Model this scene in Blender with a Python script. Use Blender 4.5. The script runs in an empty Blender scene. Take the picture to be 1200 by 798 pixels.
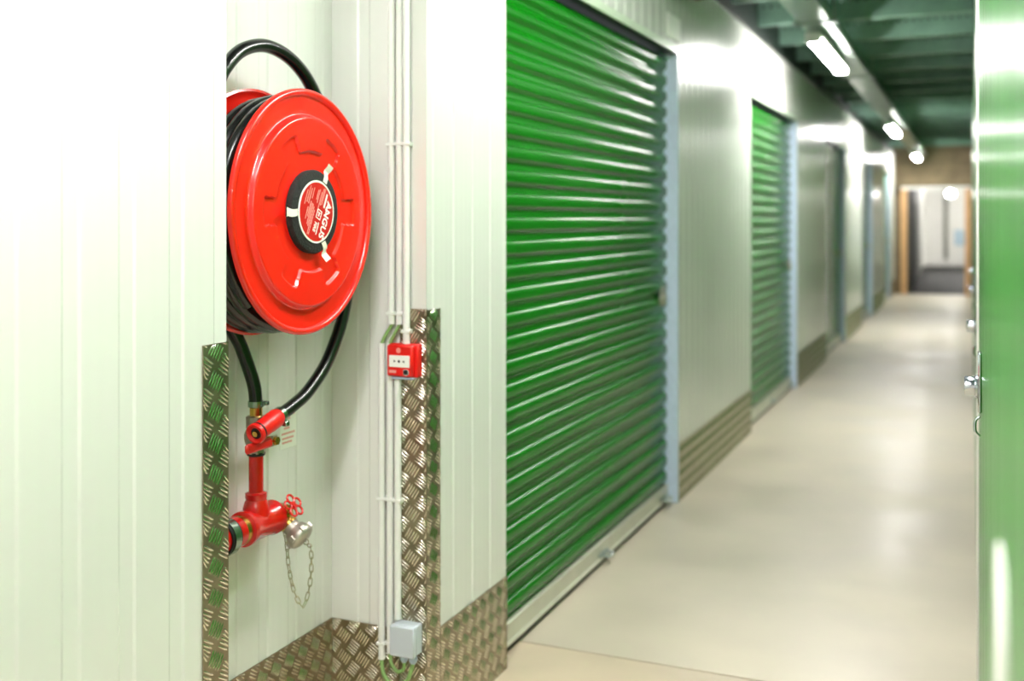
import bpy, math, random
from mathutils import Vector, Matrix
random.seed(7)
scene = bpy.context.scene
COL = scene.collection
PI = math.pi
R = math.radians

# ------------------------------------------------------------------ camera, world, exposure
cam_d = bpy.data.cameras.new('camera')
cam = bpy.data.objects.new('camera', cam_d)
COL.objects.link(cam)
cam.location = (0, 0, 1.34)
cam.rotation_euler = (R(90), 0, R(23.12))
cam_d.sensor_width = 36.0
cam_d.lens = 37.8
cam_d.shift_y = -141.0 / 1200.0
cam_d.clip_start = 0.01
cam_d.dof.use_dof = True
cam_d.dof.focus_distance = 2.2
cam_d.dof.aperture_fstop = 2.1
scene.camera = cam

world = bpy.data.worlds.new('world')
scene.world = world
world.use_nodes = True
world.node_tree.nodes['Background'].inputs[0].default_value = (0.9, 0.95, 1.0, 1)
world.node_tree.nodes['Background'].inputs[1].default_value = 0.05

vs = scene.view_settings
vs.view_transform = 'Standard'
vs.look = 'None'
vs.gamma = 1.0
vs.use_curve_mapping = False
vs.exposure = 3.02
LAMP = 17.0            # radiance of the tube diffusers

# ------------------------------------------------------------------ materials
MATS = {}
def lin(c):
    return tuple(((x / 12.92) if x <= 0.04045 else ((x + 0.055) / 1.055) ** 2.4) for x in c)
def mat(name, rgb, rough=0.5, metal=0.0, coat=0.0, spec=0.5, coat_rough=0.1, noise=None, bump=None, ribs=None, emit=None, trans=0.0):
    """rgb in sRGB. noise=(scale, amount, rough_amount); bump=(scale, strength, distance); ribs=(pitch, distance)"""
    m = bpy.data.materials.new(name)
    m.use_nodes = True
    nt = m.node_tree
    b = nt.nodes['Principled BSDF']
    c = lin(rgb)
    b.inputs['Base Color'].default_value = (*c, 1)
    b.inputs['Roughness'].default_value = rough
    b.inputs['Metallic'].default_value = metal
    b.inputs['Specular IOR Level'].default_value = spec
    b.inputs['Coat Weight'].default_value = coat
    b.inputs['Coat Roughness'].default_value = coat_rough
    b.inputs['Transmission Weight'].default_value = trans
    if emit:
        b.inputs['Emission Color'].default_value = (*emit[0], 1)
        b.inputs['Emission Strength'].default_value = emit[1]
    L = nt.links
    tc = nt.nodes.new('ShaderNodeNewGeometry')
    if noise:
        n = nt.nodes.new('ShaderNodeTexNoise')
        n.inputs['Scale'].default_value = noise[0]
        n.inputs['Detail'].default_value = 6
        L.new(tc.outputs['Position'], n.inputs['Vector'])
        r = nt.nodes.new('ShaderNodeValToRGB')
        a = noise[1]
        r.color_ramp.elements[0].position = 0.3
        r.color_ramp.elements[1].position = 0.7
        r.color_ramp.elements[0].color = (*[max(0, x * (1 - a)) for x in c], 1)
        r.color_ramp.elements[1].color = (*[min(1, x * (1 + a)) for x in c], 1)
        L.new(n.outputs['Fac'], r.inputs['Fac'])
        L.new(r.outputs['Color'], b.inputs['Base Color'])
        if len(noise) > 2:
            mr = nt.nodes.new('ShaderNodeMapRange')
            mr.inputs['From Min'].default_value = 0.3
            mr.inputs['From Max'].default_value = 0.7
            mr.inputs['To Min'].default_value = max(0.02, rough - noise[2])
            mr.inputs['To Max'].default_value = rough + noise[2]
            L.new(n.outputs['Fac'], mr.inputs['Value'])
            L.new(mr.outputs['Result'], b.inputs['Roughness'])
    last = None
    if bump:
        n2 = nt.nodes.new('ShaderNodeTexNoise')
        n2.inputs['Scale'].default_value = bump[0]
        n2.inputs['Detail'].default_value = 4
        L.new(tc.outputs['Position'], n2.inputs['Vector'])
        bp = nt.nodes.new('ShaderNodeBump')
        bp.inputs['Strength'].default_value = bump[1]
        bp.inputs['Distance'].default_value = bump[2]
        L.new(n2.outputs['Fac'], bp.inputs['Height'])
        last = bp
    if ribs:
        sx = nt.nodes.new('ShaderNodeSeparateXYZ')
        L.new(tc.outputs['Position'], sx.inputs[0])
        ad = nt.nodes.new('ShaderNodeMath'); ad.operation = 'ADD'
        L.new(sx.outputs['X'], ad.inputs[0]); L.new(sx.outputs['Y'], ad.inputs[1])
        mu = nt.nodes.new('ShaderNodeMath'); mu.operation = 'MULTIPLY'
        mu.inputs[1].default_value = 2 * PI / ribs[0]
        L.new(ad.outputs[0], mu.inputs[0])
        sn = nt.nodes.new('ShaderNodeMath'); sn.operation = 'SINE'
        L.new(mu.outputs[0], sn.inputs[0])
        bp2 = nt.nodes.new('ShaderNodeBump')
        bp2.inputs['Strength'].default_value = 1.0
        bp2.inputs['Distance'].default_value = ribs[1]
        L.new(sn.outputs[0], bp2.inputs['Height'])
        if last: L.new(last.outputs['Normal'], bp2.inputs['Normal'])
        last = bp2
    if last:
        L.new(last.outputs['Normal'], b.inputs['Normal'])
    MATS[name] = m
    return m

mat('white_steel', (0.865, 0.865, 0.85), 0.27, coat=0.4, coat_rough=0.10, ribs=(0.03, 0.0001), noise=(1.3, 0.02))
mat('white_paint', (0.92, 0.92, 0.90), 0.5, noise=(3, 0.02))
mat('green_steel', (0.025, 0.43, 0.045), 0.21, spec=0.22, coat=0.05, coat_rough=0.4, noise=(4, 0.05))
mat('green_panel', (0.15, 0.49, 0.10), 0.30, coat=0.2, coat_rough=0.2, noise=(2, 0.04), ribs=(0.045, 0.0007))
mat('blue_galvanised', (0.80, 0.86, 0.95), 0.35, metal=0.0, noise=(25, 0.05))
mat('header_trim', (0.80, 0.85, 0.77), 0.35, coat=0.3)
mat('cream_rail', (0.80, 0.79, 0.73), 0.35, metal=0.3, noise=(8, 0.06))
mat('black_rubber', (0.035, 0.035, 0.035), 0.6)
mat('tread_aluminium', (0.63, 0.58, 0.50), 0.38, metal=1.0, noise=(22, 0.16, 0.08), bump=(160, 0.15, 0.001))
mat('glint_bar', (0.90, 0.88, 0.82), 0.22, metal=1.0)  # bars brighter than the plate: lamp glints and gap shade put into colour
mat('galvanised', (0.66, 0.70, 0.68), 0.36, metal=0.85, noise=(14, 0.12, 0.08))
mat('tray_metal', (0.62, 0.68, 0.64), 0.32, metal=0.9, noise=(9, 0.12, 0.06))
mat('joist_metal', (0.48, 0.62, 0.55), 0.45, metal=0.3, noise=(7, 0.12))
mat('deck_metal', (0.20, 0.27, 0.25), 0.6, metal=0.2, noise=(5, 0.15))
mat('dark_channel', (0.10, 0.14, 0.12), 0.5, metal=0.3)
mat('concrete', (0.82, 0.775, 0.70), 0.42, coat=0.10, coat_rough=0.22, noise=(1.7, 0.10, 0.10), bump=(30, 0.08, 0.002))
mat('concrete_near', (0.81, 0.745, 0.65), 0.44, coat=0.08, coat_rough=0.25, noise=(2.3, 0.13, 0.10), bump=(30, 0.08, 0.002))
mat('joint_filler', (0.62, 0.53, 0.44), 0.8)
mat('block', (0.50, 0.44, 0.34), 0.85, noise=(6, 0.15), bump=(40, 0.3, 0.004))
mat('mortar', (0.36, 0.32, 0.26), 0.9)
mat('timber', (0.83, 0.66, 0.47), 0.55, noise=(5, 0.12))
mat('dark_mat', (0.035, 0.03, 0.025), 0.6, spec=0.2, noise=(6, 0.3))
mat('grey_partition', (0.55, 0.56, 0.52), 0.5, ribs=(0.2, 0.004))
mat('dark_partition', (0.10, 0.12, 0.11), 0.5)
mat('pale_blue', (0.70, 0.80, 0.85), 0.5)
mat('red_paint', (0.955, 0.12, 0.07), 0.27, coat=0.5, coat_rough=0.1, noise=(9, 0.04))
mat('red_pipe', (0.80, 0.045, 0.05), 0.24, coat=0.6, coat_rough=0.08, noise=(20, 0.06))
mat('red_plastic', (0.88, 0.10, 0.08), 0.38)
mat('label_red', (0.80, 0.09, 0.08), 0.4)
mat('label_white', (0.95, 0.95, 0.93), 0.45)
mat('sticker_white', (0.90, 0.91, 0.87), 0.4)
mat('print_red', (0.86, 0.58, 0.54), 0.6)
mat('print_pink', (0.93, 0.62, 0.58), 0.5)
mat('hose_rubber', (0.045, 0.05, 0.047), 0.27, coat=0.2, bump=(60, 0.1, 0.001))
mat('hose_print', (0.75, 0.75, 0.72), 0.5)
mat('foam', (0.075, 0.085, 0.075), 0.75, bump=(260, 0.8, 0.004), noise=(160, 0.6))
mat('tape', (0.93, 0.91, 0.86), 0.5)
mat('brass', (0.83, 0.66, 0.33), 0.26, metal=1.0, noise=(40, 0.1))
mat('nickel', (0.66, 0.63, 0.57), 0.33, metal=1.0, noise=(60, 0.15))
mat('cast_aluminium', (0.70, 0.68, 0.64), 0.42, metal=0.8, noise=(50, 0.1))
mat('zinc_clamp', (0.62, 0.70, 0.64), 0.25, metal=1.0)
mat('chain_steel', (0.68, 0.66, 0.56), 0.28, metal=1.0)
mat('chrome', (0.78, 0.80, 0.84), 0.15, metal=1.0)
mat('white_plastic', (0.91, 0.91, 0.90), 0.4)
mat('grey_plastic', (0.76, 0.79, 0.83), 0.42)
mat('gland_plastic', (0.68, 0.75, 0.84), 0.4)
mat('cable_green', (0.55, 0.70, 0.42), 0.45)
mat('black_plastic', (0.05, 0.05, 0.05), 0.45)
mat('sounder_red', (0.50, 0.03, 0.03), 0.3, coat=0.5)
mat('lamp_glow', (0.95, 0.95, 0.95), 0.5, emit=((1.0, 0.965, 0.945), LAMP))
mat('lamp_housing', (0.85, 0.86, 0.84), 0.4)

# ------------------------------------------------------------------ builders
ORG = {}                                     # world origin of each object
def setp(o, label=None, cat=None, group=None, kind=None):
    if label: o['label'] = label
    if cat: o['category'] = cat
    if group: o['group'] = group
    if kind: o['kind'] = kind
    return o
def thing(name, loc, label=None, cat=None, group=None, kind=None):
    o = bpy.data.objects.new(name, None)
    o.empty_display_size = 0.05
    COL.objects.link(o)
    o.location = loc
    ORG[o.name] = Vector(loc)
    return setp(o, label, cat, group, kind)

def frame(d):
    d = Vector(d).normalized()
    up = Vector((0, 0, 1)) if abs(d.z) < 0.95 else Vector((0, 1, 0))
    a = up.cross(d).normalized()
    b = d.cross(a).normalized()
    return d, a, b
def catmull(pts, n=8, closed=False):
    P = [Vector(p) for p in pts]
    out = []
    m = len(P)
    rng = range(m) if closed else range(m - 1)
    for i in rng:
        p1, p2 = P[i], P[(i + 1) % m]
        p0 = P[i - 1] if (i > 0 or closed) else p1 * 2 - p2
        p3 = P[(i + 2) % m] if (i + 2 < m or closed) else p2 * 2 - p1
        for k in range(n):
            t = k / n
            out.append(0.5 * ((2 * p1) + (p2 - p0) * t + (2 * p0 - 5 * p1 + 4 * p2 - p3) * t * t + (3 * p1 - p0 - 3 * p2 + p3) * t ** 3))
    if not closed: out.append(P[-1].copy())
    return out

class MB:
    def __init__(s): s.v = []; s.f = []
    def add(s, vs, fs):
        n = len(s.v)
        s.v += [Vector(p) for p in vs]
        s.f += [tuple(i + n for i in f) for f in fs]
        return s
    def box(s, x0, x1, y0, y1, z0, z1, bev=0.0):
        x0, x1 = sorted((x0, x1)); y0, y1 = sorted((y0, y1)); z0, z1 = sorted((z0, z1))
        b = min(bev, (x1 - x0) / 2.01, (y1 - y0) / 2.01, (z1 - z0) / 2.01)
        if b <= 0:
            v = [(x, y, z) for z in (z0, z1) for y in (y0, y1) for x in (x0, x1)]
            return s.add(v, [(0, 2, 3, 1), (4, 5, 7, 6), (0, 1, 5, 4), (2, 6, 7, 3), (0, 4, 6, 2), (1, 3, 7, 5)])
        # chamfered box: 24 verts
        V = {}; vs = []
        for sx in (0, 1):
            for sy in (0, 1):
                for sz in (0, 1):
                    X, Y, Z = (x0, x1)[sx], (y0, y1)[sy], (z0, z1)[sz]
                    dx, dy, dz = (b, -b)[sx], (b, -b)[sy], (b, -b)[sz]
                    for ax, p in enumerate(((X, Y + dy, Z + dz), (X + dx, Y, Z + dz), (X + dx, Y + dy, Z))):
                        V[(sx, sy, sz, ax)] = len(vs); vs.append(p)
        fs = []
        def quad(keys): fs.append(tuple(V[k] for k in keys))
        for ax in range(3):
            o = [i for i in range(3) if i != ax]
            for sd in (0, 1):
                ks = []
                for a_, b_ in ((0, 0), (1, 0), (1, 1), (0, 1)):
                    k = [0, 0, 0]; k[ax] = sd; k[o[0]] = a_; k[o[1]] = b_
                    ks.append((*k, ax))
                flip = (sd == 0) ^ (ax == 1)
                quad(ks[::-1] if flip else ks)
        for ax in range(3):                 # edges along ax
            o = [i for i in range(3) if i != ax]
            for a_ in (0, 1):
                for b_ in (0, 1):
                    k0 = [0, 0, 0]; k0[o[0]] = a_; k0[o[1]] = b_
                    k1 = list(k0); k1[ax] = 1
                    q = [(*k0, o[0]), (*k0, o[1]), (*k1, o[1]), (*k1, o[0])]
                    fl = (a_ + b_ + (ax == 1)) % 2
                    quad(q if fl else q[::-1])
        for sx in (0, 1):
            for sy in (0, 1):
                for sz in (0, 1):
                    q = [(sx, sy, sz, 0), (sx, sy, sz, 1), (sx, sy, sz, 2)]
                    quad(q if (sx + sy + sz) % 2 else q[::-1])
        return s.add(vs, fs)
    def lathe(s, p, axis, prof, n=24, cap=True):
        """prof: list of (distance along axis, radius)"""
        p = Vector(p); d, a, b = frame(axis)
        vs = []; fs = []
        for h, r in prof:
            for k in range(n):
                t = 2 * PI * k / n
                vs.append(p + d * h + (a * math.cos(t) + b * math.sin(t)) * r)
        for i in range(len(prof) - 1):
            for k in range(n):
                k2 = (k + 1) % n
                fs.append((i * n + k, i * n + k2, (i + 1) * n + k2, (i + 1) * n + k))
        if cap:
            fs.append(tuple(range(n))[::-1])
            m = (len(prof) - 1) * n
            fs.append(tuple(m + k for k in range(n)))
        return s.add(vs, fs)
    def cyl(s, p0, p1, r, n=20, r1=None, bev=0.0):
        p0 = Vector(p0); p1 = Vector(p1); L = (p1 - p0).length
        r1 = r if r1 is None else r1
        if bev:
            return s.lathe(p0, p1 - p0, [(0, r - bev), (bev, r), (L - bev, r1), (L, r1 - bev)], n)
        return s.lathe(p0, p1 - p0, [(0, r), (L, r1)], n)
    def tube(s, pts, r, n=12, closed=False, cap=True):
        P = [Vector(p) for p in pts]; m = len(P)
        rr = r if isinstance(r, (list, tuple)) else [r] * m
        tang = []
        for i in range(m):
            q0 = P[i - 1] if (i > 0 or closed) else P[i]
            q1 = P[(i + 1) % m] if (i < m - 1 or closed) else P[i]
            tang.append((q1 - q0).normalized())
        _, a, b = frame(tang[0])
        vs = []; fs = []
        for i in range(m):
            t = tang[i]
            a = (a - t * a.dot(t)).normalized()
            b = t.cross(a)
            for k in range(n):
                th = 2 * PI * k / n
                vs.append(P[i] + (a * math.cos(th) + b * math.sin(th)) * rr[i])
        for i in range(m if closed else m - 1):
            j = (i + 1) % m
            for k in range(n):
                k2 = (k + 1) % n
                fs.append((i * n + k, i * n + k2, j * n + k2, j * n + k))
        if cap and not closed:
            fs.append(tuple(range(n))[::-1])
            fs.append(tuple((m - 1) * n + k for k in range(n)))
        return s.add(vs, fs)
    def torus(s, c, axis, Rr, r, n=32, k=10):
        d, a, b = frame(axis); c = Vector(c)
        return s.tube([c + (a * math.cos(2 * PI * i / n) + b * math.sin(2 * PI * i / n)) * Rr for i in range(n)], r, k, closed=True)
    def extrude(s, poly, off):
        """poly: list of 3-D points in a plane, off: extrusion vector"""
        n = len(poly); off = Vector(off)
        vs = [Vector(p) for p in poly] + [Vector(p) + off for p in poly]
        fs = [tuple(range(n))[::-1], tuple(range(n, 2 * n))]
        for i in range(n):
            j = (i + 1) % n
            fs.append((i, j, n + j, n + i))
        return s.add(vs, fs)
    def build(s, name, m, parent=None, smooth=True, kind=None, label=None, angle=38):
        me = bpy.data.meshes.new(name)
        o = bpy.data.objects.new(name, me)
        org = ORG[parent.name] if parent else Vector((0, 0, 0))
        me.from_pydata([tuple(v - org) for v in s.v], [], s.f)
        import bmesh
        bm = bmesh.new(); bm.from_mesh(me)
        bmesh.ops.recalc_face_normals(bm, faces=bm.faces)
        bm.to_mesh(me); bm.free()
        me.materials.append(MATS[m])
        if smooth:
            me.polygons.foreach_set('use_smooth', [True] * len(me.polygons))
            me.set_sharp_from_angle(angle=R(angle))
        COL.objects.link(o)
        if parent: o.parent = parent
        ORG[o.name] = org
        if kind: o['kind'] = kind
        if label: o['label'] = label
        return o

def copy_part(o, parent, loc):
    c = o.copy(); COL.objects.link(c); c.parent = parent; c.location = loc
    ORG[c.name] = ORG[parent.name]
    return c

# ------------------------------------------------------------------ the setting: constants (metres)
WX = -1.28                     # corridor face of the left wall
NB = -1.562                    # back of the hose niche
NY0, NY1 = 1.638, 2.44         # niche opening along the corridor
WTOP = 2.53
RX = 0.02                      # face of the right-hand wall
ENDY = 20.8
DOORS = [(2.952, 4.989), (6.844, 8.778), (10.67, 12.338), (14.351, 15.892), (18.148, 19.525)]
DH = 2.125

floor = thing('floor', (0, 0, 0), 'pale beige sealed concrete corridor floor', 'floor', kind='structure')
MB().box(-2.2, 3.0, -2.6, 3.155, -0.10, 0).build('slab', 'concrete_near', floor)
MB().box(-2.2, 3.0, 3.163, ENDY + 0.1, -0.10, 0).build('slab', 'concrete', floor)
MB().box(-2.2, 3.0, 3.155, 3.163, -0.10, -0.003).build('joint', 'joint_filler', floor)

# --- ribbed steel wall panels
def ribbed(axis, fixed, a0, a1, z0, z1, sgn, thick=0.04, pitch=0.12, phase=0.042):
    """a ribbed sheet along axis ('Y' or 'X'), visible face at 'fixed', outward normal sgn"""
    gw, sl, dp = 0.030, 0.005, 0.003
    pts = [(a0, 0.0)]
    k = math.floor((a0 - phase) / pitch)
    while True:
        g = phase + k * pitch
        if g > a1: break
        for q, dd in ((g, 0), (g + sl, -dp), (g + sl + gw, -dp), (g + gw + 2 * sl, 0)):
            if a0 + 0.002 < q < a1 - 0.002: pts.append((q, dd))
        k += 1
    pts.append((a1, 0.0))
    prof = pts + [(a1, -thick), (a0, -thick)]
    if axis == 'Y': poly = [(fixed + sgn * d, q, z0) for q, d in prof]
    else: poly = [(q, fixed + sgn * d, z0) for q, d in prof]
    return MB().extrude(poly, (0, 0, z1 - z0))

wall_left = thing('wall_left', (WX, 0, 0), 'white ribbed steel corridor wall with green roller doors', 'wall', kind='structure')
segs = [(-2.5, NY0), (NY1, DOORS[0][0] - 0.0)]
for i in range(len(DOORS)):
    y0 = DOORS[i][1] + 0.02
    y1 = DOORS[i + 1][0] if i + 1 < len(DOORS) else ENDY
    segs.append((y0, y1))
for y0, y1 in segs:
    # split long runs into sheets about one metre wide
    n = max(1, round((y1 - y0) / 1.2)) if y0 > 0 else 3
    for k in range(n):
        a, b = y0 + (y1 - y0) * k / n, y0 + (y1 - y0) * (k + 1) / n
        ribbed('Y', WX, a, b - (0.0015 if k < n - 1 else 0), 0, WTOP, +1).build('wall_panel', 'white_steel', wall_left, smooth=False)
for y0, y1 in DOORS:
    ribbed('Y', WX, y0, y1 + 0.02, DH + 0.03, WTOP, +1).build('wall_panel', 'white_steel', wall_left, smooth=False)

wall_niche = thing('wall_niche', (NB, (NY0 + NY1) / 2, 0), 'white ribbed steel recess wall behind the red hose reel', 'wall', kind='structure')
ribbed('Y', NB, NY0 - 0.06, NY1, 0, 2.62, +1, phase=0.08).build('wall_panel', 'white_steel', wall_niche, smooth=False)
ribbed('X', NY1, NB, WX - 0.041, 0, 2.62, -1, phase=0.075).build('wall_panel', 'white_steel', wall_niche, smooth=False)
MB().box(WX - 0.041, WX, NY1 - 0.0, NY1 + 0.03, WTOP, 2.62).build('wall_panel', 'white_steel', wall_niche, smooth=False)
MB().box(NB, WX - 0.041, NY0 - 0.05, NY0 - 0.001, 0, 2.62).build('wall_panel', 'white_steel', wall_niche, smooth=False)

# dark channel along the top of the left wall
t1 = thing('trim_1', (WX, 0, WTOP), 'dark steel channel along the top of the white wall', 'trim', kind='structure')
for y0, y1 in ((-2.5, NY0), (NY1, 10.0), (10.01, ENDY)):
    MB().box(WX - 0.05, WX + 0.012, y0, y1, WTOP, WTOP + 0.05, 0.004).box(WX - 0.05, WX - 0.03, y0, y1, WTOP + 0.05, 2.85).build('channel', 'dark_channel', t1)

# --- ceiling: deck with perforated joists
ceil = thing('ceiling', (0, 0, 2.86), 'dark metal deck ceiling over perforated steel joists', 'ceiling', kind='structure')
MB().box(-2.2, 3.0, -2.6, ENDY + 0.1, 2.85, 2.90).build('deck', 'deck_metal', ceil)
JX0, JX1 = -1.9, 0.7
def joist_mesh():
    mb = MB()
    z0, z1 = 2.64, 2.85
    cell = 0.05; n = int(round((JX1 - JX0) / cell))
    y = 0.0
    # web made of cells, each with an octagonal hole
    for i in range(n):
        xa, xb = JX0 + i * cell, JX0 + (i + 1) * cell
        cx, cz, r = (xa + xb) / 2, z0 + 0.12, 0.011
        zc0, zc1 = cz - 0.025, cz + 0.025
        outer = [(xb, cz), (xb, zc1), (cx, zc1), (xa, zc1), (xa, cz), (xa, zc0), (cx, zc0), (xb, zc0)]
        inner = [(cx + r * math.cos(k * PI / 4), cz + r * math.sin(k * PI / 4)) for k in range(8)]
        vs = [(x, y, z) for x, z in outer + inner]
        mb.add(vs, [(k, (k + 1) % 8, 8 + (k + 1) % 8, 8 + k) for k in range(8)])
    mb.add([(JX0, y, z0), (JX1, y, z0), (JX1, y, z0 + 0.095), (JX0, y, z0 + 0.095)], [(0, 1, 2, 3)])
    mb.add([(JX0, y, z0 + 0.145), (JX1, y, z0 + 0.145), (JX1, y, z1), (JX0, y, z1)], [(0, 1, 2, 3)])
    mb.box(JX0, JX1, 0.0, 0.065, z0, z0 + 0.003)
    mb.box(JX0, JX1, 0.062, 0.065, z0 + 0.003, z0 + 0.018)
    mb.box(JX0, JX1, 0.0, 0.065, z1 - 0.003, z1)
    return mb
j0 = joist_mesh().build('joist', 'joist_metal', ceil, smooth=False)
jy = -2.2
first = True
while jy < ENDY - 0.1:
    if first: j0.location.y = jy; first = False
    else: copy_part(j0, ceil, (0, jy, 0))
    jy += 0.86

# --- right wall: green doors and white posts
wall_right = thing('wall_right', (RX, 0, 0), 'green panelled wall close along the right side', 'wall', kind='structure')
ribbed('Y', RX, 0.25, 3.28, 0, 2.62, -1, phase=0.0, pitch=0.35).build('wall_panel', 'green_panel', wall_right, smooth=False)
MB().box(RX - 0.006, RX + 0.04, 3.285, 3.36, 0, 2.62, 0.003).build('post', 'white_paint', wall_right)
RD = []
yy = 3.36
while yy < 20:
    y2 = min(yy + 1.55, ENDY)
    RD.append((yy, y2)); 
    MB().box(RX, RX + 0.04, yy, y2 - 0.10, 0, 2.62).build('wall_panel', 'green_panel', wall_right, smooth=False)
    ribbed('Y', RX, y2 - 0.10, y2, 0, 2.62, -1).build('wall_panel', 'white_steel', wall_right, smooth=False)
    yy = y2
MB().box(RX + 0.04, 3.0, 0.25, 0.29, 0, 2.62).build('return_panel', 'white_paint', wall_right)
MB().box(RX, RX + 0.05, 0.25, ENDY, 2.62, 2.85).build('top_channel', 'dark_channel', wall_right)

wall_back = MB().box(-2.2, 3.0, -2.6, -2.55, 0, 2.86).build('wall_back', 'white_paint')
setp(wall_back, 'white wall closing the corridor behind the viewpoint', 'wall', kind='structure')
wall_side = MB().box(3.0, 3.05, -2.6, 0.3, 0, 2.86).build('wall_side', 'white_paint')
setp(wall_side, 'white wall at the end of the side passage', 'wall', kind='structure')

# --- roller doors
SLAT = 0.075
def slat_mesh(y0, y1):
    p = [(-0.016, 0.0), (-0.016, 0.008), (-0.013, 0.012), (-0.003, 0.020), (0.0, 0.026), (0.0, 0.046)] + [(-0.016 * (1 - math.cos(R(a))), 0.048 + 0.016 * math.sin(R(a))) for a in (15, 30, 45, 60, 75, 90)] + [(-0.016, 0.075)]
    ring = p + [(x - 0.0015, z) for x, z in reversed(p)]
    return [(WX - 0.045 + x, y0, z) for x, z in ring], Vector((0, y1 - y0, 0))
door_labels = ['large green roller door nearest the hose reel recess', 'second green roller door along the white wall, beyond the notice',
               'third green roller door along the white wall', 'fourth green roller door along the white wall, greyed by distance',
               'farthest green roller door, next to the timber doorway']
for i, (y0, y1) in enumerate(DOORS):
    d = thing('door_%d' % (i + 1), (WX - 0.05, (y0 + y1) / 2, 0), door_labels[i], 'roller door', kind='structure')
    poly, off = slat_mesh(y0 + 0.005, y1 - 0.018)
    n = int((DH + 0.06 - 0.09) / SLAT)
    s0 = None
    for k in range(n):
        if s0 is None:
            mb = MB(); mb.extrude([(x, y, z + 0.088) for x, y, z in poly], off)
            s0 = mb.build('slat', 'green_steel', d, smooth=True, angle=50)
        else:
            copy_part(s0, d, (0, 0, k * SLAT))
    MB().box(WX - 0.064, WX - 0.040, y0 + 0.005, y1 - 0.012, 0.024, 0.090, 0.004).box(WX - 0.064, WX - 0.030, y0 + 0.005, y1 - 0.012, 0.024, 0.034, 0.002).build('bottom_rail', 'cream_rail', d)
    MB().box(WX - 0.060, WX - 0.044, y0 + 0.004, y1 - 0.012, 0.0, 0.025).build('rubber_seal', 'black_rubber', d)
    MB().box(WX - 0.10, WX + 0.003, y1, y1 + 0.02, 0, DH + 0.03, 0.002).box(WX - 0.10, WX - 0.066, y1 - 0.03, y1, 0, DH).build('guide', 'blue_galvanised', d)
    MB().box(WX - 0.10, WX - 0.042, y0 - 0.02, y0, 0, DH + 0.03).build('guide', 'blue_galvanised', d)
    MB().box(WX - 0.003, WX + 0.006, y0, y1 + 0.02, DH, DH + 0.036, 0.002).build('header', 'header_trim', d)
    MB().box(WX - 0.10, WX - 0.0035, y0, y1, DH + 0.004, DH + 0.03).build('head_lining', 'dark_channel', d)
    # round lock near the right-hand guide and a floor bolt on the rail
    zl = 0.975
    lk = MB().lathe((WX - 0.046, y1 - 0.115, zl), (1, 0, 0), [(0, 0.036), (0.006, 0.036), (0.009, 0.032), (0.012, 0.030), (0.020, 0.026), (0.022, 0.018)], 24)
    lk.box(WX - 0.050, WX - 0.040, y1 - 0.125, y1 - 0.045, zl - 0.022, zl + 0.055, 0.003)
    lk.build('lock', 'cast_aluminium', d)
    for yb in ((y0 + y1) / 2 + 0.02, y1 - 0.10):
        bl = MB().box(WX - 0.042, WX - 0.028, yb - 0.05, yb + 0.05, 0.036, 0.052, 0.004)
        bl.tube(catmull([(WX - 0.03, yb - 0.03, 0.044), (WX - 0.008, yb - 0.028, 0.042), (WX - 0.004, yb, 0.041), (WX - 0.008, yb + 0.028, 0.042), (WX - 0.03, yb + 0.03, 0.044)], 5), 0.006, 8)
        bl.build('rail_bolt', 'galvanised', d)

# --- end wall with timber doorway
wall_end = thing('wall_end', (-0.63, ENDY, 0), 'brown blockwork wall at the far end above the doorway', 'wall', kind='structure')
MB().box(-2.2, 3.0, ENDY + 0.012, ENDY + 0.1, 1.93, 2.85).box(-2.2, -1.175, ENDY + 0.012, ENDY + 0.1, 0, 1.93).box(0.0, 3.0, ENDY + 0.012, ENDY + 0.1, 0, 1.93).build('mortar', 'mortar', wall_end)
blk = None
for r_ in range(4):
    for c_ in range(5):
        x = -1.62 + c_ * 0.45 + (0.225 if r_ % 2 else 0)
        z = 1.95 + r_ * 0.225
        if x > 0.2: continue
        if blk is None:
            bx0, bz0 = x, z
            blk = MB().box(x, x + 0.44, ENDY, ENDY + 0.1, z, z + 0.215, 0.006).build('block', 'block', wall_end)
        else:
            copy_part(blk, wall_end, (x - bx0, 0, z - bz0))
for z in [0.0 + 0.225 * k for k in range(8)]:
    copy_part(blk, wall_end, (-1.615 - bx0, 0, z - bz0))
df = thing('door_6', (-0.63, ENDY - 0.03, 0), 'open doorway framed in pale timber at the corridor end', 'doorway', kind='structure')
MB().box(-1.175, -1.07, ENDY - 0.06, ENDY + 0.12, 0, 1.90, 0.005).build('timber_post', 'timber', df)
MB().box(-0.10, 0.0, ENDY - 0.06, ENDY + 0.12, 0, 1.90, 0.005).build('timber_post', 'timber', df)
MB().box(-1.175, 0.0, ENDY - 0.05, ENDY + 0.12, 1.90, 1.945, 0.005).build('lintel', 'white_paint', df)

# --- room beyond the doorway
fr = MB().box(-2.2, 3.0, ENDY + 0.12, 34.2, -0.1, -0.002).build('floor_far', 'dark_mat'); setp(fr, 'dark floor of the room beyond the timber doorway', 'floor', kind='structure')
cr = MB().box(-2.2, 3.0, ENDY + 0.1, 34.2, 2.86, 2.92).build('ceiling_far', 'white_paint'); setp(cr, 'ceiling of the room beyond the timber doorway', 'ceiling', kind='structure')
wf = thing('wall_far', (-0.4, 34.1, 0), 'white wall with pale blue band seen through the doorway', 'wall', kind='structure')
MB().box(-2.2, 3.0, 34.1, 34.2, 0, 2.86).build('wall_sheet', 'white_paint', wf)
MB().box(-0.45, 3.0, 34.085, 34.1, 0.60, 1.05).build('blue_band', 'pale_blue', wf)
MB().box(-2.2, 3.0, 34.07, 34.1, 0.0, 0.22).build('skirting', 'white_paint', wf)
MB().cyl((-0.68, 34.04, 0.2), (-0.68, 34.04, 2.85), 0.06, 12).build('pipe', 'grey_partition', wf)
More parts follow.
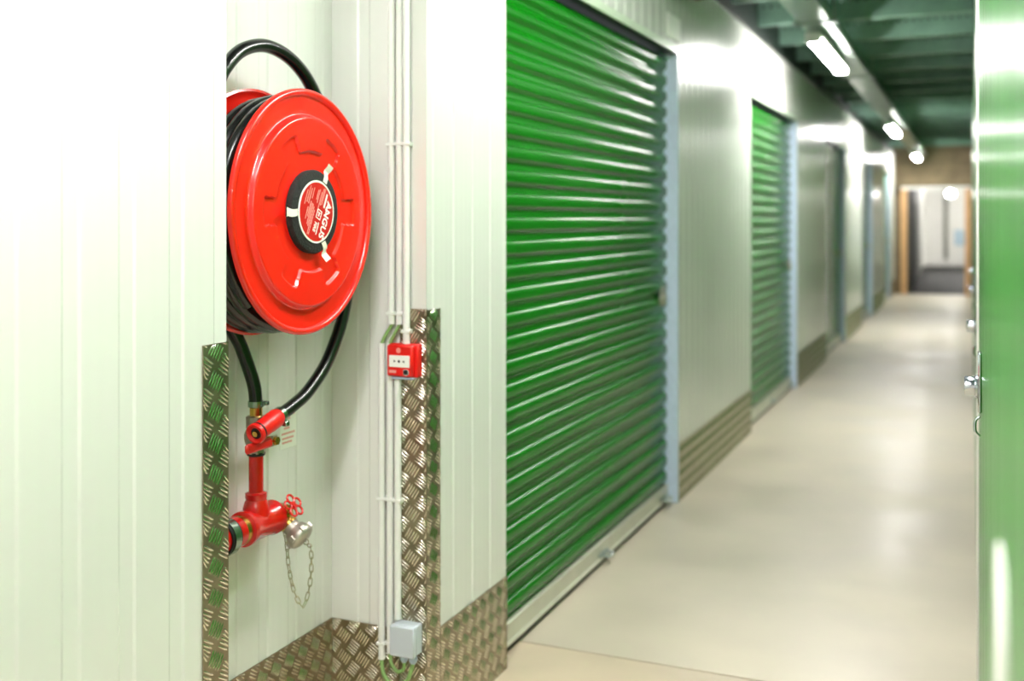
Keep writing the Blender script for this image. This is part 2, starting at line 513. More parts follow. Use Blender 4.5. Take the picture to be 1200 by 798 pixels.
wr = MB().box(0.6, 0.65, ENDY + 0.1, 34.2, 0, 2.86).build('wall_far_right', 'white_paint'); setp(wr, 'white side wall of the room beyond the doorway', 'wall', kind='structure')
wl = thing('wall_far_left', (-1.1, 24, 0), 'grey and black partition panels inside the far room', 'wall', kind='structure')
MB().box(-1.2, -1.06, ENDY + 0.12, 24.4, 0, 2.86).build('partition', 'dark_partition', wl)
MB().box(-1.25, -1.16, 24.41, 29.0, 0, 2.86).build('partition', 'grey_partition', wl)
MB().box(-1.3, -1.26, 29.0, 34.1, 0, 2.86).build('partition', 'white_paint', wl)

# ------------------------------------------------------------------ tread plate corner guards and kick plates
def tread_bars(o, ea, eb, nrm, la, lb, pitch=0.057):
    """raised bars on a plate: origin o, unit vectors ea, eb, outward nrm, size la x lb"""
    o = Vector(o); ea = Vector(ea); eb = Vector(eb); nrm = Vector(nrm)
    mb = MB()
    L, w, h = 0.0335, 0.0038, 0.0017
    def bar(ca, cb, ang):
        ca_, sa_ = math.cos(ang), math.sin(ang)
        if not (-0.003 < ca < la + 0.003 and -0.003 < cb < lb + 0.003): return
        pl = [(-L / 2, 0), (-L * .32, -w / 2), (L * .32, -w / 2), (L / 2, 0), (L * .32, w / 2), (-L * .32, w / 2), (-L * .3, 0), (L * .3, 0)]
        vs = []
        for k, (x, y) in enumerate(pl):
            a_ = ca + x * ca_ - y * sa_
            b_ = cb + x * sa_ + y * ca_
            a_ = min(max(a_, 0.0008), la - 0.0008); b_ = min(max(b_, 0.0008), lb - 0.0008)
            vs.append(o + ea * a_ + eb * b_ + nrm * (h if k > 5 else 0))
        mb.add(vs, [(0, 1, 6), (1, 2, 7, 6), (2, 3, 7), (3, 4, 7), (4, 5, 6, 7), (5, 0, 6)])
    na, nb = int(la / pitch) + 2, int(lb / pitch) + 2
    for i in range(-1, na):
        for j in range(-1, nb):
            for typ in (0, 1):
                ca, cb = (i + 0.5 * typ + 0.62) * pitch, (j + 0.5 * typ + 0.3) * pitch
                ang = R(58) if typ == 0 else R(-32)
                for q in range(-2, 3):
                    dx, dy = -math.sin(ang) * q * 0.0076, math.cos(ang) * q * 0.0076
                    bar(ca + dx, cb + dy, ang)
    return mb
TP = 0.003
def plate_y(parent, x, y0, y1, z0, z1):          # on a face looking +X
    p = MB().box(x + 0.0004, x + TP, y0, y1, z0, z1).build('plate', 'tread_aluminium', parent, smooth=False)
    tread_bars((x + TP, y0, z0), (0, 1, 0), (0, 0, 1), (1, 0, 0), y1 - y0, z1 - z0).build('raised_bars', 'glint_bar', parent, smooth=True, kind='stuff', angle=100)
def plate_x(parent, y, x0, x1, z0, z1):          # on a face looking -Y
    MB().box(x0, x1, y - TP, y, z0, z1).build('plate', 'tread_aluminium', parent, smooth=False)
    tread_bars((x0, y - TP, z0), (1, 0, 0), (0, 0, 1), (0, -1, 0), x1 - x0, z1 - z0).build('raised_bars', 'glint_bar', parent, smooth=True, kind='stuff', angle=100)

g = thing('corner_guard', (WX, NY0, 0), 'tall tread plate strip on the white panel left of the hose reel', 'corner guard', 'tread plate corner guards')
plate_y(g, WX, 1.569, NY0 + TP, 0, 1.113)
MB().box(WX - 0.07, WX, NY0, NY0 + TP, 0, 1.113).build('plate', 'tread_aluminium', g, smooth=False)
g = thing('corner_guard', (WX, NY1, 0), 'tall tread plate angle on the corner beside the red call point', 'corner guard', 'tread plate corner guards')
plate_x(g, NY1, WX - 0.075, WX + TP, 0, 1.113)
plate_y(g, WX, NY1, 2.514, 0, 1.110)
g = thing('kick_plate', (WX, 2.73, 0), 'tread plate kick panel between the recess and the nearest roller door', 'kick plate', 'tread plate kick panels')
plate_y(g, WX, 2.516, DOORS[0][0] - 0.006, 0, 0.275)
MB().box(WX - 0.04, WX + 0.004, DOORS[0][0] - 0.006, DOORS[0][0], 0, 0.275).build('edge_strip', 'tread_aluminium', g, smooth=False)
g = thing('kick_plate', (NB, 2.0, 0), 'tread plate kick panel on the recess back wall under the red pipe', 'kick plate', 'tread plate kick panels')
plate_y(g, NB, NY0, NY1 - 0.003, 0, 0.285)
g = thing('kick_plate', (-1.45, NY1, 0), 'tread plate kick panel on the recess side wall beside the conduits', 'kick plate', 'tread plate kick panels')
plate_x(g, NY1, NB + 0.003, WX - 0.077, 0, 0.285)
kp = ['tread plate kick panel between the first and second roller doors', 'tread plate kick panel between the second and third roller doors',
      'tread plate kick panel between the third and fourth roller doors', 'tread plate kick panel between the fourth and fifth roller doors',
      'tread plate kick panel between the last roller door and the end wall']
for (y0, y1), lb in zip(segs[2:], kp):
    g = thing('kick_plate', (WX, (y0 + y1) / 2, 0), lb, 'kick plate', 'tread plate kick panels')
    plate_y(g, WX, y0 + 0.004, y1 - 0.004, 0, 0.275)

# ------------------------------------------------------------------ cable tray and lamps
TX0, TX1, TZ = -0.925, -0.745, 2.49
tr = thing('cable_tray', ((TX0 + TX1) / 2, 9, TZ), 'long galvanised cable tray hanging under the ceiling joists', 'cable tray')
MB().box(TX0, TX1, -2.3, 20.6, TZ, TZ + 0.003).build('tray_base', 'tray_metal', tr)
for xs in (TX0, TX1 - 0.003):
    MB().box(xs, xs + 0.003, -2.3, 20.6, TZ + 0.003, TZ + 0.055).build('tray_side', 'tray_metal', tr)
hy_ = -1.34 + 0.86 * 0
while hy_ < 20.4:
    MB().cyl((TX0 - 0.02, hy_ + 0.03, TZ - 0.004), (TX0 - 0.02, hy_ + 0.03, 2.66), 0.005, 8).cyl((TX1 + 0.02, hy_ + 0.03, TZ - 0.004), (TX1 + 0.02, hy_ + 0.03, 2.66), 0.005, 8).box(TX0 - 0.035, TX1 + 0.035, hy_ + 0.015, hy_ + 0.045, TZ - 0.012, TZ - 0.001).build('hanger', 'galvanised', tr)
    hy_ += 0.86 * 3
for r_ in range(3):
    pts = [(TX0 + 0.03 + r_ * 0.035 + random.uniform(-.004, .004), -2.2 + k * 1.2, TZ + 0.014) for k in range(20)]
    MB().tube(catmull(pts, 3), 0.009, 8).build('cable', 'black_plastic', tr)

lamp_y = [0.75, 7.32, 13.6, 19.5]
lamp_lab = ['glowing tube lamp under the cable tray, overhead at the hose reel', 'largest glowing tube lamp under the cable tray in view',
            'second glowing tube lamp along the cable tray', 'farthest glowing tube lamp along the cable tray']
LX, LZ = -0.862, 2.395
lamp0 = None
def make_lamp(x, y, label):
    t = thing('tube_lamp', (x, y, LZ), label, 'lamp', 'tube lamps along the corridor')
    return t
for i, y in enumerate(lamp_y):
    t = make_lamp(LX, y, lamp_lab[i])
    if i == 0:
        hw = 0.038
        sec = [(-hw, 0.03), (-hw, 0.012), (-hw * .75, 0.003), (-hw * .4, 0.0), (hw * .4, 0.0), (hw * .75, 0.003), (hw, 0.012), (hw, 0.03)]
        parts = [MB().extrude([(x_ + LX, y - 0.73, LZ + z_) for x_, z_ in sec], (0, 1.46, 0)).build('diffuser', 'lamp_glow', t),
                 MB().box(LX - 0.046, LX + 0.046, y - 0.75, y + 0.75, LZ + 0.03, LZ + 0.062, 0.006).build('housing', 'lamp_housing', t),
                 MB().box(LX - 0.046, LX + 0.046, y - 0.752, y - 0.731, LZ - 0.002, LZ + 0.031, 0.004).build('end_cap', 'lamp_housing', t),
                 MB().box(LX - 0.046, LX + 0.046, y + 0.731, y + 0.752, LZ - 0.002, LZ + 0.031, 0.004).build('end_cap', 'lamp_housing', t),
                 MB().box(LX - 0.02, LX + 0.02, y - 0.44, y - 0.40, LZ + 0.06, TZ - 0.001).build('bracket', 'galvanised', t),
                 MB().box(LX - 0.02, LX + 0.02, y + 0.40, y + 0.44, LZ + 0.06, TZ - 0.001).build('bracket', 'galvanised', t)]
    else:
        for p in parts: copy_part(p, t, (0, 0, 0))
for x, y, rz, lb in ((-0.30, 3.0, 0, 'added unseen fill lamp on the joists opposite the hose reel'), (1.1, -1.7, 90, 'added unseen fill lamp in the side passage behind the viewpoint')):
    t = thing('tube_lamp', (x, y, 2.57), lb, 'lamp', 'added fill lamps fixed straight to the joists')  # unseen fill lamps, added to brighten the near floor and the recess
    for p in parts[:4]: copy_part(p, t, (0, 0, 0))
    t.rotation_euler.z = R(rz)
for k, (x, y) in enumerate(((0.1, 31.0),)):
    t = thing('tube_lamp', (x, y, 2.78), 'added unseen fill lamp inside the far room beyond the doorway', 'lamp')  # added out of sight above the lintel to light the far room
    for p in parts[:4]: copy_part(p, t, (0, 0, 0))
gl = thing('globe_lamp', (-0.50, 31.0, 2.05), 'round glowing lamp seen through the timber doorway', 'lamp')
MB().lathe((-0.50, 31.0, 1.97), (0, 0, 1), [(0, 0.03), (0.02, 0.07), (0.06, 0.10), (0.10, 0.10), (0.14, 0.07), (0.16, 0.03)], 20).build('globe', 'lamp_glow', gl)
MB().cyl((-0.50, 31.0, 2.13), (-0.50, 31.0, 2.86), 0.012, 8).build('stem', 'white_paint', gl)

# ------------------------------------------------------------------ hose reel
RXF, RY, RZ, RR = -1.385, 2.057, 1.359, 0.277        # front disc: plane, centre, radius
reel = thing('fire_hose_reel', (NB, RY, RZ), 'big red fire hose reel wound with black hose in the white recess', 'hose reel')
def sstep(a, b, x):
    t = max(0.0, min(1.0, (x - a) / (b - a))); return t * t * (3 - 2 * t)
def disc_h(r, th):
    h = 0.016 * (1 - sstep(0.211, 0.221, r))
    # sunken gear shape with six teeth
    k = (th - R(0)) % (PI / 3)
    k = min(k, PI / 3 - k)                       # angle from the tooth centre
    edge_r = 0.136 + 0.043 * (1 - sstep(R(9.5), R(12.5), k))
    h -= 0.0065 * (1 - sstep(edge_r - 0.002, edge_r + 0.002, r))
    # rolled rim
    if r > 0.262:
        q = (r - 0.2695) / 0.0085
        h += 0.009 * math.sqrt(max(0, 1 - min(1, q * q)))
    return h
rad = [0.02, 0.05, 0.08, 0.10, 0.12] + [0.128 + 0.002 * k for k in range(30)] + [0.195, 0.205, 0.2095, 0.212, 0.2145, 0.217, 0.2195, 0.222, 0.23, 0.245, 0.258, 0.261] + [0.2695 - 0.0085 * math.cos(PI * k / 10) for k in range(11)]
NT = 360
mb = MB(); vs = []; fs = []
for r in rad:
    for k in range(NT):
        th = 2 * PI * k / NT
        vs.append((RXF + disc_h(r, th), RY + r * math.cos(th), RZ + r * math.sin(th)))
for i in range(len(rad) - 1):
    for k in range(NT):
        k2 = (k + 1) % NT
        fs.append((i * NT + k, i * NT + k2, (i + 1) * NT + k2, (i + 1) * NT + k))
# back of the sheet
nb_ = len(vs)
for r in (rad[-1], 0.02):
    for k in range(NT):
        th = 2 * PI * k / NT
        vs.append((RXF - 0.003 + (0.006 if r < 0.1 else 0), RY + r * math.cos(th), RZ + r * math.sin(th)))
last_ = (len(rad) - 1) * NT
for k in range(NT):
    k2 = (k + 1) % NT
    fs.append((last_ + k, last_ + k2, nb_ + k2, nb_ + k))
    fs.append((nb_ + k, nb_ + k2, nb_ + NT + k2, nb_ + NT + k))
    fs.append((nb_ + NT + k, nb_ + NT + k2, k2, k))
mb.add(vs, fs)
front = mb.build('front_disc', 'red_paint', reel, angle=60)
hubx = RXF + 0.0095
MB().lathe((hubx, RY, RZ), (1, 0, 0), [(0, 0.094), (0.010, 0.095), (0.015, 0.092), (0.017, 0.086), (0.017, 0.02)], 64).build('hub_ring', 'foam', front, label='black foam ring around the round label')
lx = hubx + 0.017
MB().lathe((lx, RY, RZ), (1, 0, 0), [(0, 0.071), (0.0012, 0.071)], 64).build('label_border', 'label_white', front)
MB().lathe((lx + 0.0012, RY, RZ), (1, 0, 0), [(0, 0.0665), (0.0006, 0.0665)], 64).build('label_disc', 'label_red', front, label='round red label with white print')
px = lx + 0.0018
# print: big word, box logo, lines of small type
tdir = Vector((0, -0.42, -0.907)).normalized(); tup = Vector((0, 0.907, -0.42)).normalized()
def text(name, body, size, cx, cy, m, parent, extr=0.0003, o=None, ex=None, ey=None, bold=0.0):
    cu = bpy.data.curves.new(name, 'FONT')
    cu.body = body; cu.size = size; cu.align_x = 'CENTER'; cu.align_y = 'CENTER'
    cu.extrude = extr; cu.offset = bold; cu.resolution_u = 3
    tmp = bpy.data.objects.new(name + '_t', cu); COL.objects.link(tmp)
    dg = bpy.context.evaluated_depsgraph_get()
    me = bpy.data.meshes.new_from_object(tmp.evaluated_get(dg))
    bpy.data.objects.remove(tmp)
    ez = ex.cross(ey)
    M = Matrix(((ex.x, ey.x, ez.x), (ex.y, ey.y, ez.y), (ex.z, ey.z, ez.z))).to_4x4()
    pos = o + ex * cx + ey * cy
    me.transform(Matrix.Translation(pos - ORG[parent.name]) @ M)
    me.materials.clear(); me.materials.append(MATS[m])
    ob = bpy.data.objects.new(name, me); COL.objects.link(ob); ob.parent = parent
    ORG[ob.name] = ORG[parent.name]
    return ob
lo = Vector((px, RY, RZ))
text('lettering', 'ANGUS', 0.027, 0.004, 0.038, 'label_white', front, o=lo, ex=tdir, ey=tup, bold=0.0006)
text('lettering', 'FIRE', 0.013, 0.034, 0.006, 'label_white', front, o=lo, ex=tdir, ey=tup, bold=0.0004)
pr = MB()
def mark(m_, cx, cy, w, h, th=0.0004):
    P = lambda a, b: lo + tdir * a + tup * b
    m_.extrude([P(cx - w / 2, cy - h / 2), P(cx + w / 2, cy - h / 2), P(cx + w / 2, cy + h / 2), P(cx - w / 2, cy + h / 2)], (th, 0, 0))
for w_, h_, cx, cy in ((0.022, 0.0022, 0.002, 0.0185), (0.022, 0.0022, 0.002, 0.0015)): mark(pr, cx, cy, w_, h_)
for cx in (-0.008, 0.012): mark(pr, cx, 0.010, 0.002, 0.018)
mark(pr, 0.002, 0.010, 0.009, 0.004); mark(pr, -0.002, 0.0095, 0.0025, 0.010)
mark(pr, -0.037, 0.022, 0.034, 0.0055)
mark(pr, -0.024, 0.034, 0.024, 0.003)
mark(pr, 0.034, 0.017, 0.030, 0.003)
pr.build('print_marks', 'label_white', front)
pr = MB()
rr_ = random.Random(3)
for cy, a, b in ((0.011, -0.062, -0.024), (0.006, -0.060, -0.018), (0.001, -0.050, -0.016), (-0.008, -0.052, -0.022), (-0.013, -0.048, -0.024), (-0.010, 0.000, 0.060), (-0.015, -0.006, 0.058),
                 (-0.020, -0.010, 0.040), (-0.025, -0.010, 0.035), (-0.030, -0.012, 0.024), (-0.030, -0.046, -0.02), (-0.038, -0.040, -0.004), (-0.045, -0.044, -0.008), (-0.052, -0.030, 0.004), (-0.036, 0.004, 0.03)):
    x = a
    while x < b:
        w_ = rr_.uniform(0.003, 0.008); mark(pr, x + w_ / 2, cy, w_, 0.0026); x += w_ + 0.001
pr.build('print_marks', 'print_pink', front)
for ang in (63, 181, 292):
    c_, s_ = math.cos(R(ang)), math.sin(R(ang))
    e = Vector((0, c_, s_)); q = Vector((0, -s_, c_))
    path = [(0.074, hubx + 0.0178), (0.086, hubx + 0.0185), (0.093, hubx + 0.0165), (0.098, hubx + 0.0130), (0.104, hubx + 0.0125), (0.112, hubx + 0.018), (0.119, hubx + 0.021)]
    mbt = MB(); vs = []
    w0 = 0.0075
    for k, (r, x) in enumerate(path):
        base = Vector((0, RY, RZ)) + e * r + q * (0.002 * math.sin(k))
        for sg in (-1, 1): vs.append(base + q * sg * w0 * (1 + 0.06 * k) + Vector((x, 0, 0)))
    n_ = len(vs)
    vs += [v + Vector((0.0006, 0, 0)) for v in vs]
    fs = []
    for k in range(len(path) - 1):
        fs.append((2 * k, 2 * k + 1, 2 * k + 3, 2 * k + 2)); fs.append((n_ + 2 * k, n_ + 2 * k + 2, n_ + 2 * k + 3, n_ + 2 * k + 1))
        fs.append((2 * k, 2 * k + 2, n_ + 2 * k + 2, n_ + 2 * k)); fs.append((2 * k + 1, n_ + 2 * k + 1, n_ + 2 * k + 3, 2 * k + 3))
    fs.append((0, n_, n_ + 1, 1)); fs.append((n_ - 2, n_ - 1, 2 * n_ - 1, 2 * n_ - 2))
    mbt.add(vs, fs).build('tape_strip', 'tape', front, label='white tape tab')
# rear disc and drum
RBX = -1.528
MB().lathe((RBX, RY, RZ), (1, 0, 0), [(-0.002, 0.05), (-0.002, 0.276), (0.002, 0.284), (0.008, 0.284), (0.010, 0.278), (0.004, 0.27), (0.002, 0.26), (0.002, 0.05)], 96, cap=False).build('rear_disc', 'red_paint', reel)
MB().lathe((RBX, RY, RZ), (1, 0, 0), [(0.0, 0.205), (RXF - RBX - 0.006, 0.205)], 64).build('drum', 'red_paint', reel)
HR = 0.0155
def coil(r0, x0, turns, pitch, seed, wob=0.004, a0=0.0, sag=0.0):
    rg = random.Random(seed)
    ph = [rg.uniform(0, 6.28) for _ in range(4)]
    pts = []
    N = int(turns * 48)
    for k in range(N + 1):
        t = a0 + 2 * PI * k / 48
        r = r0 + wob * math.sin(t * 0.63 + ph[0]) + wob * 0.5 * math.sin(t * 2.1 + ph[1])
        x = x0 + pitch * k / 48 + 0.002 * math.sin(t * 1.3 + ph[2])
        pts.append((x, RY + r * math.cos(t), RZ + sag + r * math.sin(t)))
    return pts
hc = MB()
hc.tube(coil(0.229, RBX + 0.020, 3.6, 0.0275, 1, 0.001), 0.0145, 12)
hc.tube(coil(0.2575, RBX + 0.024, 3.25, 0.0285, 2, 0.0025, a0=2.4, sag=-0.006), 0.0145, 14)
hcoil = hc.build('hose_coil', 'hose_rubber', reel, label='black rubber hose wound on the drum')
loop = [(-1.475, 1.815, 1.42), (-1.468, 1.818, 1.52), (-1.462, 1.842, 1.625), (-1.46, 1.872, 1.672), (-1.46, 1.926, 1.712), (-1.46, 2.003, 1.732), (-1.46, 2.085, 1.722), (-1.46, 2.154, 1.690),
        (-1.46, 2.210, 1.640), (-1.455, 2.285, 1.545), (-1.452, 2.335, 1.42), (-1.45, 2.352, 1.30), (-1.45, 2.343, 1.19), (-1.45, 2.316, 1.10), (-1.45, 2.280, 1.039), (-1.45, 2.231, 0.982), (-1.45, 2.157, 0.931), (-1.45, 2.095, 0.908), (-1.45, 2.035, 0.891)]
MB().tube(catmull(loop, 8), HR, 16).build('outlet_hose', 'hose_rubber', reel, label='black hose looping over the reel to the nozzle')
inlet = [(-1.545, 2.05, 1.36), (-1.5455, 2.0, 1.30), (-1.5455, 1.965, 1.20), (-1.542, 1.985, 1.110), (-1.532, 2.012, 1.054), (-1.52, 2.030, 0.994), (-1.513, 2.038, 0.955), (-1.51, 2.040, 0.915)]
MB().tube(catmull(inlet, 8), HR, 16).build('inlet_hose', 'hose_rubber', reel, label='black hose running down to the valve')
MB().cyl((NB, RY, RZ), (RBX + 0.01, RY, RZ), 0.03, 20).build('axle', 'red_paint', reel)
# worn white print on the hose
mp = MB()
for k in range(9):
    th = R(197 + k * 2.4)
    r = 0.2600 + 0.0145 + 0.0012
    x = RXF - 0.052
    p = Vector((x, RY + r * math.cos(th), RZ + r * math.sin(th))); e = Vector((0, -math.sin(th), math.cos(th)))
    nrm = Vector((0, math.cos(th), math.sin(th)))
    w_ = 0.0028 if k % 3 else 0.0015
    mp.extrude([p - e * w_ - Vector((0.0022, 0, 0)), p + e * w_ - Vector((0.0022, 0, 0)), p + e * w_ + Vector((0.0022, 0, 0)), p - e * w_ + Vector((0.0022, 0, 0))], nrm * 0.0004)
mp.build('hose_print', 'hose_print', hcoil)

# ------------------------------------------------------------------ valve, pipe, hydrant outlet, nozzle
PX, PY = -1.51, 2.04
pipe = thing('fire_water_pipe', (PX, PY, 0.64), 'red painted fire water pipe with tee under the hose reel', 'pipe')
MB().cyl((PX, PY, 0.68), (PX, PY, 0.802), 0.0168, 24).build('riser', 'red_pipe', pipe)
tee = MB().lathe((PX, 1.985, 0.643), (0, 1, 0), [(0, 0.034), (0.004, 0.040), (0.018, 0.040), (0.026, 0.0365), (0.10, 0.0365), (0.106, 0.040), (0.120, 0.040), (0.124, 0.030)], 32)
tee.lathe((PX, PY, 0.66), (0, 0, 1), [(0, 0.031), (0.022, 0.030), (0.034, 0.026), (0.040, 0.0235), (0.044, 0.025), (0.054, 0.025), (0.057, 0.018)], 28)
tee.build('tee', 'red_pipe', pipe)
MB().cyl((PX, NY0 - 0.01, 0.643), (PX, 1.968, 0.643), 0.0345, 32).build('supply_pipe', 'red_pipe', pipe)
MB().cyl((PX, 1.965, 0.643), (PX, 1.988, 0.643), 0.0335, 28).build('thread', 'brass', pipe)
cl = MB().lathe((PX, 1.915, 0.643), (0, 1, 0), [(0, 0.037), (0.0, 0.0415), (0.020, 0.0415), (0.020, 0.037)], 32, cap=False)
cl.box(PX - 0.008, PX + 0.008, 1.916, 1.934, 0.682, 0.698, 0.003).cyl((PX + 0.0, 1.925, 0.694), (PX, 1.925, 0.704), 0.006, 6)
cl.build('clamp', 'zinc_clamp', pipe, label='zinc pipe clamp')
MB().lathe((PX, 1.908, 0.643), (0, 1, 0), [(0, 0.035), (0.0, 0.0385), (0.034, 0.0385), (0.034, 0.035)], 32, cap=False).build('clamp_rubber', 'black_rubber', pipe)
MB().box(NB, PX - 0.03, 1.917, 1.933, 0.635, 0.651).build('clamp_stud', 'galvanised', pipe)

bv = thing('ball_valve', (PX, PY, 0.80), 'nickel ball valve with red lever on top of the red riser', 'valve')
MB().lathe((PX, PY, 0.800), (0, 0, 1), [(0, 0.019), (0.002, 0.021), (0.008, 0.021), (0.010, 0.018)], 24).build('seal_ring', 'black_rubber', bv)
MB().lathe((PX, PY, 0.806), (0, 0, 1), [(0, 0.022), (0.018, 0.022), (0.024, 0.025), (0.032, 0.027), (0.044, 0.027), (0.052, 0.024), (0.056, 0.0215), (0.060, 0.023), (0.084, 0.023), (0.086, 0.018)], 8).build('body', 'nickel', bv, smooth=False)
MB().cyl((PX + 0.02, PY, 0.838), (PX + 0.052, PY, 0.838), 0.009, 16).build('stem', 'brass', bv)
MB().cyl((PX + 0.052, PY, 0.838), (PX + 0.060, PY, 0.838), 0.010, 6).build('stem_nut', 'brass', bv)
lv = MB().box(PX + 0.046, PX + 0.052, PY - 0.012, PY + 0.012, 0.826, 0.850, 0.002)
lv.build('lever_plate', 'nickel', bv)
MB().box(PX + 0.044, PX + 0.056, PY - 0.105, PY - 0.010, 0.826, 0.848, 0.005).build('lever_grip', 'red_plastic', bv, label='red lever grip')
MB().lathe((PX, PY, 0.892), (0, 0, 1), [(0, 0.0145), (0.018, 0.0145)], 24).build('nipple', 'brass', bv, label='brass hose nipple')
hcl = MB().lathe((PX, PY, 0.912), (0, 0, 1), [(0, 0.016), (0.0, 0.0185), (0.013, 0.0185), (0.013, 0.016)], 28, cap=False)
hcl.box(PX + 0.010, PX + 0.022, PY + 0.010, PY + 0.022, 0.913, 0.924, 0.002)
hcl.build('hose_clamp', 'zinc_clamp', bv, label='zinc hose clamp')

nz0 = Vector((-1.447, 1.949, 0.869)); nz1 = Vector((-1.450, 2.040, 0.893))
nd = (nz1 - nz0).normalized(); nl = (nz1 - nz0).length
noz = thing('hose_nozzle', nz0, 'red hose nozzle resting in front of the nickel ball valve', 'nozzle')
MB().lathe(nz0, nd, [(0.012, 0.020), (0.014, 0.0205), (nl * .55, 0.0205), (nl * .6, 0.0215), (nl * .93, 0.0215), (nl, 0.019)], 28).build('barrel', 'red_plastic', noz)
MB().lathe(nz0, nd, [(0.008, 0.012), (0.003, 0.014), (0.0, 0.019), (0.001, 0.0225), (0.004, 0.0235), (0.010, 0.0235), (0.012, 0.021)], 32, cap=False).build('collar', 'red_plastic', noz)
MB().lathe(nz0, nd, [(0.006, 0.0145), (0.0065, 0.006), (0.012, 0.004)], 24).build('bore', 'black_plastic', noz)
MB().lathe(nz0, nd, [(0.001, 0.0065), (0.007, 0.0065)], 16).build('jet_pin', 'brass', noz, label='brass jet pin')
MB().lathe(nz0, nd, [(0.0125, 0.0212), (0.0125, 0.0225), (0.016, 0.0225), (0.016, 0.0212)], 28, cap=False).build('band', 'black_rubber', noz)
MB().lathe(nz0, nd, [(nl + 0.0, 0.0165), (nl + 0.0, 0.0195), (nl + 0.013, 0.0195), (nl + 0.013, 0.0165)], 28, cap=False).box(nz1.x + 0.008, nz1.x + 0.022, nz1.y + 0.002, nz1.y + 0.016, nz1.z - 0.022, nz1.z - 0.010, 0.002).build('hose_clamp', 'zinc_clamp', noz)

hv = thing('hydrant_valve', (PX, 2.15, 0.64), 'brass outlet valve with red handwheel and capped coupling on the pipe', 'valve')
bd = MB().lathe((PX, 2.098, 0.640), (0, 1, 0), [(0, 0.028), (0.012, 0.028), (0.016, 0.022), (0.030, 0.023), (0.050, 0.025), (0.062, 0.020), (0.066, 0.008)], 24)
B0 = Vector((PX + 0.003, 2.128, 0.640))
od = Vector((0.70, 0.05, -0.55)).normalized()
bd.lathe(B0, od, [(0.0, 0.020), (0.028, 0.019), (0.030, 0.022), (0.036, 0.022)], 24)
sd = Vector((0.80, -0.05, 0.55)).normalized()
bd.lathe(B0, sd, [(0.0, 0.018), (0.024, 0.016), (0.026, 0.012), (0.034, 0.011)], 20)
bd.build('body', 'brass', hv)
MB().cyl(B0 + sd * 0.03, B0 + sd * 0.052, 0.004, 10).build('spindle', 'brass', hv)
wc = B0 + sd * 0.050
_, wa, wb = frame(sd)
wh = MB().lathe(wc - sd * 0.004, sd, [(0, 0.007), (0.008, 0.007)], 14)
for k in range(5):
    an = 2 * PI * k / 5 + 0.3
    c = wc + (wa * math.cos(an) + wb * math.sin(an)) * 0.0175
    wh.torus(c, sd, 0.0102, 0.0027, 18, 8)
wh.build('handwheel', 'red_pipe', hv, label='red five-lobed handwheel')
cp = B0 + od * 0.036
cpm = MB().lathe(cp, od, [(0, 0.021), (0.012, 0.021), (0.013, 0.026), (0.020, 0.028), (0.024, 0.030), (0.030, 0.033), (0.040, 0.033), (0.044, 0.030), (0.048, 0.022), (0.050, 0.010)], 32)
_, ca, cb = frame(od)
for k in range(6):
    an = 2 * PI * k / 6
    e = ca * math.cos(an) + cb * math.sin(an); q = od.cross(e)
    b_ = cp + od * 0.026 + e * 0.030
    cpm.extrude([b_ - q * 0.006, b_ + q * 0.006, b_ + q * 0.005 + e * 0.007, b_ - q * 0.005 + e * 0.007], od * 0.012)
cap_o = cpm.build('coupling_cap', 'cast_aluminium', hv, label='cast aluminium coupling cap with lugs')
MB().torus(cp + od * 0.053 + ca * 0.0, ca, 0.007, 0.0013, 18, 6).build('cap_ring', 'chain_steel', cap_o)

# chain hanging from the valve to the cap
ce = cp + od * 0.056
ch_pts = [(-1.487, 2.118, 0.612), (-1.478, 2.115, 0.575), (-1.470, 2.112, 0.525), (-1.463, 2.122, 0.470), (-1.455, 2.144, 0.427), (-1.450, 2.160, 0.450), (-1.446, 2.168, 0.500), (-1.443, 2.163, 0.555), (ce.x - 0.0, ce.y + 0.006, ce.z - 0.004)]
chain = thing('cap_chain', ch_pts[0], 'thin steel chain hanging in a loop from the capped coupling', 'chain')
dense = catmull(ch_pts, 40)
PIT = 0.0165
def link_mesh():
    half, rr, wr_ = 0.0062, 0.0043, 0.00125
    pts = []
    for k in range(9):
        a = -PI / 2 + PI * k / 8
        pts.append(Vector((half + rr * math.cos(a), rr * math.sin(a), 0)))
    for k in range(9):
        a = PI / 2 + PI * k / 8
        pts.append(Vector((-half + rr * math.cos(a), rr * math.sin(a), 0)))
    return pts
lk0 = None
acc = 0.0; prev = dense[0]; nxt = PIT * 0.4; idx = 0
for i in range(1, len(dense)):
    acc += (dense[i] - dense[i - 1]).length
    if acc >= nxt:
        nxt += PIT
        tdir_ = (dense[min(i + 6, len(dense) - 1)] - dense[max(i - 6, 0)]).normalized()
        if lk0 is None:
            m0 = MB(); m0.tube(link_mesh(), 0.00125, 6, closed=True)
            m0.v = [v + ORG[chain.name] for v in m0.v]
            lk0 = m0.build('link', 'chain_steel', chain); ob = lk0
        else:
            ob = copy_part(lk0, chain, (0, 0, 0))
        _, a_, b_ = frame(tdir_)
        roll = R(20) if idx % 2 else R(110)
        yv = a_ * math.cos(roll) + b_ * math.sin(roll); zv = tdir_.cross(yv)
        M = Matrix(((tdir_.x, yv.x, zv.x), (tdir_.y, yv.y, zv.y), (tdir_.z, yv.z, zv.z))).to_4x4()
        M.translation = dense[i] - ORG[chain.name]
        ob.matrix_local = M
        idx += 1

